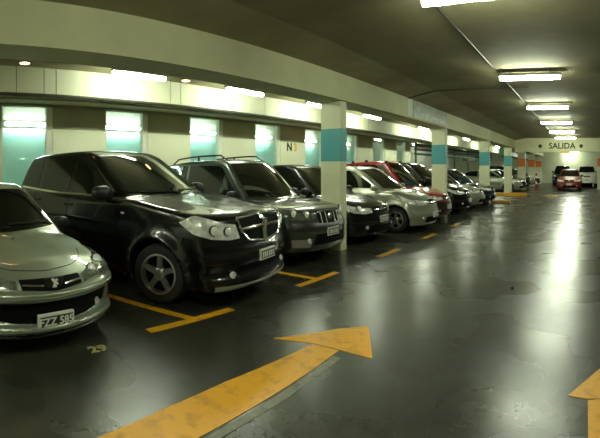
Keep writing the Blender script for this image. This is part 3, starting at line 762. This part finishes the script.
def hatch_spec(L=3.95, W=.83, H=1.46, sill=.17, hood=.86, nz=.62, belt=.92, wsb=-1.12, wst=-1.85, rear_top=-3.45, rear_bot=-3.75, R=.30, **kw):
    s = dict(L=L, W=W, H=H, sill=sill, R=R, belt=belt, mid=-L*.6,
             axles=(-.78, -.78-(L*.625)), plan=.34,
             nose=[(-.10, .12), (-.03, .30), (0, .42), (-.03, .55), (-.09, nz+.04), (-.24, nz+.13), (-.5, hood)],
             tail=[(-L+.10, .15), (-L, .40), (-L+.03, .7), (-L+.10, belt+.03), (-L+.2, 1.2)],
             deck=[(0, nz+.06), (-.12, nz+.10), (-.45, (nz+hood)/2+.065), (wsb, hood+.06), (wsb-.5, belt+.02), (-L*.8, belt+.05), (-L, belt-.02)],
             roof=[(-.6, H-.2), (wst+.1, H-.035), (wst-.45, H), (-L*.7, H-.02), (-L*.88, H-.09), (-L, H-.16)],
             ws=((wsb, hood+.04), (wst, H-.04)), rw=((-L+.05, belt+.02), (rear_top, H-.08)), mirror=(wsb-.42, belt+.07), plate=(0, .45, ''))
    s.update(kw)
    b, t = belt+.05, H-.13
    a0, a1 = wsb-.42, wst-.20
    mid = (a1+rear_top)/2
    rt = rear_top+.02
    s.setdefault('patches', [])
    base = [
      ('windshield', [(-.55, H-.085), (0, H-.075), (.55, H-.085)], [(-.66, hood+.105), (0, hood+.075), (.66, hood+.105)], 'front', 'glass', dict(n=18, k=10)),
      ('side_window', [(a0-.02, b+.03), (a1, t), (mid+.05, t+.01)], [(a0+.02, b), (a1+.1, b+.005), (mid+.05, b+.02)], 'side', 'glass', dict(n=16, k=7)),
      ('side_window', [(mid-.03, t+.01), (rt+.35, t-.005), (rt-.02, t-.10)], [(mid-.03, b+.02), (rt+.25, b+.03), (rt-.10, b+.08)], 'side', 'glass', dict(n=14, k=7)),
      ('rear_window', [(-.48, H-.17), (.48, H-.17)], [(-.58, b+.06), (.58, b+.06)], 'rear', 'glass', dict(n=10, k=6)),
      ('tail_light', [(-.74, belt), (-.60, belt)], [(-.74, belt-.2), (-.60, belt-.2)], 'rear', 'redlens', dict(n=4, k=4)),
      ('tail_light', [(.60, belt), (.74, belt)], [(.60, belt-.2), (.74, belt-.2)], 'rear', 'redlens', dict(n=4, k=4)),
    ]
    s['patches'] = base+s['patches']
    return s
SPECS = {}
# ---- black crossover
SPECS['crossover'] = dict(L=4.9, W=.95, H=1.90, scale=1., sill=.24, R=.355, belt=1.17, mid=-3.1, axles=(-.97, -3.86), plan=.29, pexp=2.6, h=.032, gap=.06,
    flare=.045, tuck=.11, wz=.7, edge=.07, crown=.05, powerdome=.006, crease=.50, tumble=.30, wcurve=.30, spokes=5,
    nose=[(-.09, .18), (-.02, .26), (-.02, .34), (-.06, .42), (-.01, .55), (-.02, .66), (-.05, .75), (-.07, .90), (-.10, 1.0), (-.2, 1.09), (-.5, 1.2)],
    tail=[(-4.8, .2), (-4.88, .5), (-4.84, .9), (-4.72, 1.25), (-4.5, 1.7)],
    deck=[(0, 1.02), (-.15, 1.065), (-.5, 1.13), (-1.0, 1.19), (-1.55, 1.25), (-2.1, 1.22), (-3.6, 1.24), (-4.5, 1.27), (-4.9, 1.2)],
    roof=[(-1.2, 1.68), (-2.35, 1.85), (-2.9, 1.89), (-3.8, 1.875), (-4.5, 1.81), (-4.9, 1.76)],
    ws=((-1.40, 1.20), (-2.46, 1.86)), rw=((-4.82, 1.2), (-4.55, 1.78)), mirror=(-1.95, 1.27), msize=(.10, .135, .10), plate=(0, .575, ''), extra=x_crossover,
    patches=[
      ('windshield', [(-.62, 1.785), (0, 1.80), (.62, 1.785)], [(-.73, 1.285), (0, 1.25), (.73, 1.285)], 'front', 'glassg', dict(n=20, k=12)),
      ('side_window', [(-1.96, 1.27), (-2.45, 1.68), (-2.86, 1.745)], [(-1.94, 1.235), (-2.4, 1.235), (-2.86, 1.235)], 'side', 'glass', dict(n=16, k=8)),
      ('side_window', [(-2.97, 1.75), (-3.85, 1.735)], [(-2.97, 1.235), (-3.85, 1.25)], 'side', 'glass', dict(n=14, k=8)),
      ('side_window', [(-3.96, 1.73), (-4.40, 1.68), (-4.58, 1.58)], [(-3.96, 1.255), (-4.4, 1.29), (-4.62, 1.34)], 'side', 'glass', dict(n=12, k=8)),
      ('window_trim', [(-1.95, 1.235), (-3.2, 1.228), (-4.6, 1.28)], [(-1.95, 1.205), (-3.2, 1.198), (-4.6, 1.25)], 'side', 'chrome', dict(n=30, k=3)),
      ('headlight', [(-.62, -.86, .985), (-.38, -.79, 1.00), (-.20, -.65, .985), (-.13, -.51, .965)], [(-.42, -.89, .88), (-.28, -.80, .82), (-.13, -.62, .80), (-.08, -.475, .81)], 'snap', 'lens', dict(mirror=True, n=22, k=8, off=.006)),
      ('grille', [(-.46, 1.02), (0, 1.045), (.46, 1.02)], [(-.34, .78), (0, .745), (.34, .78)], 'front', 'mesh', dict(n=16, k=8, off=.004)),
      ('lower_intake', [(-.52, .50), (0, .495), (.52, .50)], [(-.45, .36), (0, .35), (.45, .36)], 'front', 'mesh', dict(n=16, k=5)),
      ('skid_strip', [(-.80, .30), (0, .285), (.80, .30)], [(-.80, .25), (0, .235), (.80, .25)], 'front', 'house', dict(n=30, k=3)),
      ('rear_window', [(-.55, 1.70), (.55, 1.70)], [(-.62, 1.32), (.62, 1.32)], 'rear', 'glass', dict(n=10, k=6)),
      ('tail_light', [(-.80, 1.2), (-.62, 1.2)], [(-.82, .95), (-.66, .95)], 'rear', 'redlens', dict(n=5, k=4)),
      ('tail_light', [(.62, 1.2), (.80, 1.2)], [(.66, .95), (.82, .95)], 'rear', 'redlens', dict(n=5, k=4)),
    ])
# ---- silver hatchback with the lion badge
SPECS['lion'] = hatch_spec(L=3.84, W=.83, H=1.42, sill=.17, hood=.83, nz=.55, belt=.86, wsb=-1.12, wst=-1.95, rear_top=-3.3, scale=1., h=.028, plan=.36, pexp=2.3, crown=.07, powerdome=.012,
    nose=[(-.12, .12), (-.06, .19), (.0, .25), (.0, .27), (-.06, .31), (-.07, .45), (-.01, .50), (.0, .545), (-.05, .58), (-.10, .64), (-.20, .69), (-.45, .80)],
    deck=[(0, .60), (-.12, .66), (-.4, .745), (-.8, .81), (-1.15, .87), (-1.6, .88), (-3.0, .93), (-3.84, .88)],
    pfwd=.035, plate=(0, .315, 'FZZ 585'), extra=x_lion, spokes=7,
    patches=[
      ('headlight', [(-.90, -.745, .795), (-.60, -.72, .765), (-.34, -.57, .70), (-.15, -.32, .65)], [(-.70, -.80, .68), (-.46, -.77, .595), (-.26, -.60, .565), (-.10, -.32, .575)], 'snap', 'lensd', dict(mirror=True, n=22, k=8, off=.006)),
      ('grille', [(-.29, .655), (0, .655), (.29, .655)], [(-.29, .585), (0, .565), (.29, .585)], 'front', 'mesh', dict(n=18, k=5, off=.005)),
      ('lower_intake', [(-.70, .485), (-.3, .49), (0, .49), (.3, .49), (.70, .485)], [(-.62, .36), (-.35, .31), (0, .295), (.35, .31), (.62, .36)], 'front', 'mesh', dict(n=30, k=6, off=.006)),
      ('bumper_strip', [(-.74, .535), (0, .515), (.74, .535)], [(-.74, .49), (0, .485), (.74, .49)], 'front', None, dict(n=30, k=3, off=.012)),
    ])
SPECS['wagon'] = hatch_spec(L=4.15, W=.83, H=1.70, tumble=.25, sill=.22, hood=.95, nz=.78, belt=1.0, wsb=-1.05, wst=-1.75, rear_top=-3.85, R=.32, h=.034, crown=.045,
    nose=[(-.08, .15), (-.02, .3), (0, .45), (-.01, .6), (-.05, .68), (-.09, .82), (-.16, .88), (-.5, .95)],
    deck=[(0, .84), (-.15, .89), (-.5, .945), (-1.05, 1.0), (-1.6, 1.0), (-3.2, 1.03), (-4.15, .98)], plate=(0, .52, ''), extra=x_wagon, plan=.30,
    patches=[
      ('headlight', [(-.58, -.80, .90), (-.30, -.74, .89), (-.15, -.55, .875), (-.10, -.36, .865)], [(-.50, -.83, .80), (-.26, -.76, .745), (-.12, -.55, .73), (-.07, -.36, .74)], 'snap', 'lensd', dict(mirror=True, n=18, k=7, off=.006)),
      ('grille', [(-.32, .86), (0, .87), (.32, .86)], [(-.30, .66), (0, .65), (.30, .66)], 'front', 'mesh', dict(n=14, k=6)),
      ('bumper_cladding', [(-.81, .69), (0, .65), (.81, .69)], [(-.81, .56), (0, .55), (.81, .56)], 'front', 'black', dict(n=30, k=4, off=.012)),
      ('lower_intake', [(-.40, .50), (0, .50), (.40, .50)], [(-.44, .34), (0, .33), (.44, .34)], 'front', 'mesh', dict(n=14, k=5)),
      ('bumper_guard', [(-.78, .44), (-.48, .43)], [(-.76, .32), (-.5, .31)], 'front', 'house', dict(mirror=True, n=10, k=4, off=.01)),
    ])
def front_set(nose, gw=.32, hl=1.0, intake='mesh', low=False):
    n = nose
    return [
      ('headlight', [(-.66*hl, -.76, n+.17), (-.36, -.72, n+.15), (-.20, -.54, n+.10), (-.13, -.36, n+.06)], [(-.52*hl, -.81, n+.05), (-.30, -.75, n-.03), (-.16, -.54, n-.06), (-.09, -.35, n-.04)], 'snap', 'lens', dict(mirror=True, n=18, k=7, off=.006)),
      ('grille', [(-gw, n+.06), (0, n+.07), (gw, n+.06)], [(-gw+.02, n-.04), (0, n-.05), (gw-.02, n-.04)], 'front', 'mesh', dict(n=14, k=5)),
      ('lower_intake', [(-.42, .39), (0, .385), (.42, .39)], [(-.45, .25), (0, .24), (.45, .25)], 'front', intake, dict(n=14, k=5)),
    ]
SPECS['blackhatch'] = hatch_spec(L=4.1, W=.84, H=1.62, hood=.93, nz=.68, belt=.98, wsb=-1.0, wst=-1.85, rear_top=-3.6, R=.31, h=.038, plate=(0, .50, ''), patches=front_set(.68), extra=x_plain(.70))
SPECS['minivan'] = hatch_spec(tumble=.30, scale=1., L=4.25, W=.85, H=1.67, hood=1.0, nz=.72, belt=1.04, wsb=-.95, wst=-1.9, rear_top=-3.9, R=.32, h=.038, plan=.40, plate=(0, .42, ''), extra=x_plain(.74), mpaint=True,
    patches=front_set(.74, .26, 1.1)+[('bumper_strip', [(-.78, .57), (-.42, .55)], [(-.78, .48), (-.42, .47)], 'front', 'house', dict(mirror=True, n=12, k=3, off=.01))])
SPECS['redhatch'] = hatch_spec(tumble=.26, scale=1., L=4.0, W=.81, H=1.84, hood=.97, nz=.70, belt=1.0, wsb=-1.0, wst=-1.8, rear_top=-3.6, R=.31, h=.042, plate=(0, .45, ''), extra=x_plain(.72, knob=True),
    patches=front_set(.72)+[('bumper_cladding', [(-.79, .63), (0, .62), (.79, .63)], [(-.79, .24), (0, .23), (.79, .24)], 'front', 'black', dict(n=26, k=4, off=.01))])
SPECS['sedan'] = hatch_spec(scale=1., L=4.3, W=.84, H=1.6, hood=.90, nz=.66, belt=.95, wsb=-1.05, wst=-1.85, rear_top=-3.3, R=.31, h=.045, plate=(0, .45, ''), extra=x_plain(.68), patches=front_set(.68))
SPECS['tallhatch'] = hatch_spec(tumble=.27, L=4.1, W=.84, H=1.74, hood=.97, nz=.70, belt=1.02, wsb=-1.0, wst=-1.9, rear_top=-3.6, R=.32, h=.045, plate=(0, .45, ''), extra=x_plain(.72), patches=front_set(.72))
SPECS['jeep'] = hatch_spec(L=3.9, W=.86, H=1.78, hood=1.12, nz=.88, belt=1.15, sill=.3, wsb=-1.15, wst=-1.5, rear_top=-3.7, R=.36, h=.05, plate=(0, .6, ''), extra=x_plain(.9), patches=front_set(.88, .25, .6))
SPECS['farcar'] = hatch_spec(L=4.0, W=.84, H=1.48, hood=.9, nz=.66, belt=.95, wsb=-1.05, wst=-1.8, rear_top=-3.6, R=.31, h=.055, plate=(0, .45, ''), extra=x_plain(.68), patches=front_set(.68))

D = math.radians
make_car('lion', 'silver', (-3.38, 1.16, 0), D(9), 'silver hatchback with a lion badge, nearest at the left edge', group=None)
make_car('crossover', 'black', (-3.5, 3.80, 0), D(13), 'large black crossover with a chrome cross-hair grille', group=None, steer=D(14))
make_car('wagon', 'grey', (-4.02, 6.0, 0), D(2), 'dark grey-green wagon with roof rails beside the nearest column', group=None)
make_car('blackhatch', 'black', (-4.15, 8.2, 0), 0, 'black hatchback between the nearest column and the pale silver minivan', group=None)
make_car('minivan', 'pale', (-3.75, 10.33, 0), 0, 'pale silver minivan parked between black and red hatchbacks', group=None, steer=D(5))
make_car('redhatch', 'red', (-4.0, 12.25, 0), 0, 'red hatchback with black roof rack feet beside the second column', group=None)
make_car('tallhatch', 'black', (-4.0, 14.65, 0), 0, 'black tall hatchback just past the red hatchback and column')
make_car('sedan', 'pale', (-4.0, 16.72, 0), 0, 'silver sedan between the two dark cars at the end of the row')
make_car('sedan', 'blue', (-3.95, 18.72, 0), 0, 'dark sedan last in the row before the orange kerb')
# beyond the crossing
make_car('farcar', 'pale', (-4.2, 28.8, 0), 0, 'silver car parked first behind the white column', group='cars parked past the cross beam')
make_car('farcar', 'black', (-4.2, 31.2-.2, 0), 0, 'dark car behind the red and white post', group='cars parked past the cross beam')
make_car('jeep', 'black', (-4.3, 34.2, 0), 0, 'dark tall car between the two nearer orange columns', group='cars parked past the cross beam')
make_car('farcar', 'pale', (-4.2, 36.6, 0), 0, 'silver car just before the middle orange column', group='cars parked past the cross beam')
make_car('farcar', 'black', (-4.2, 41.0, 0), 0, 'dark car between the two farthest orange columns', group='cars parked past the cross beam')
make_car('farcar', 'white', (-14.5, 24.5, 0), D(180), 'white car in the deep bay behind the green pipe rack', group='cars in the deep bay')
make_car('farcar', 'black', (-14.4, 29.5, 0), D(180), 'dark car in the deep bay behind the green pipe rack', group='cars in the deep bay')
make_car('farcar', 'darkred', (-1.02, 29.3+.6, 0), D(-90), 'dull red car standing in the middle of the far aisle', group=None)
make_car('jeep', 'black', (-1.95, 38.0, 0), D(-90), 'dark off-road car at the far end, left of the red car', group=None)
make_car('jeep', 'white', (.28, 35.0, 0), D(-90), 'white off-road car at the far end, right of the red car', group=None)
make_car('farcar', 'black', (1.9, 35.6, 0), D(180), 'dark car parked at the far right edge of the aisle', group=None)
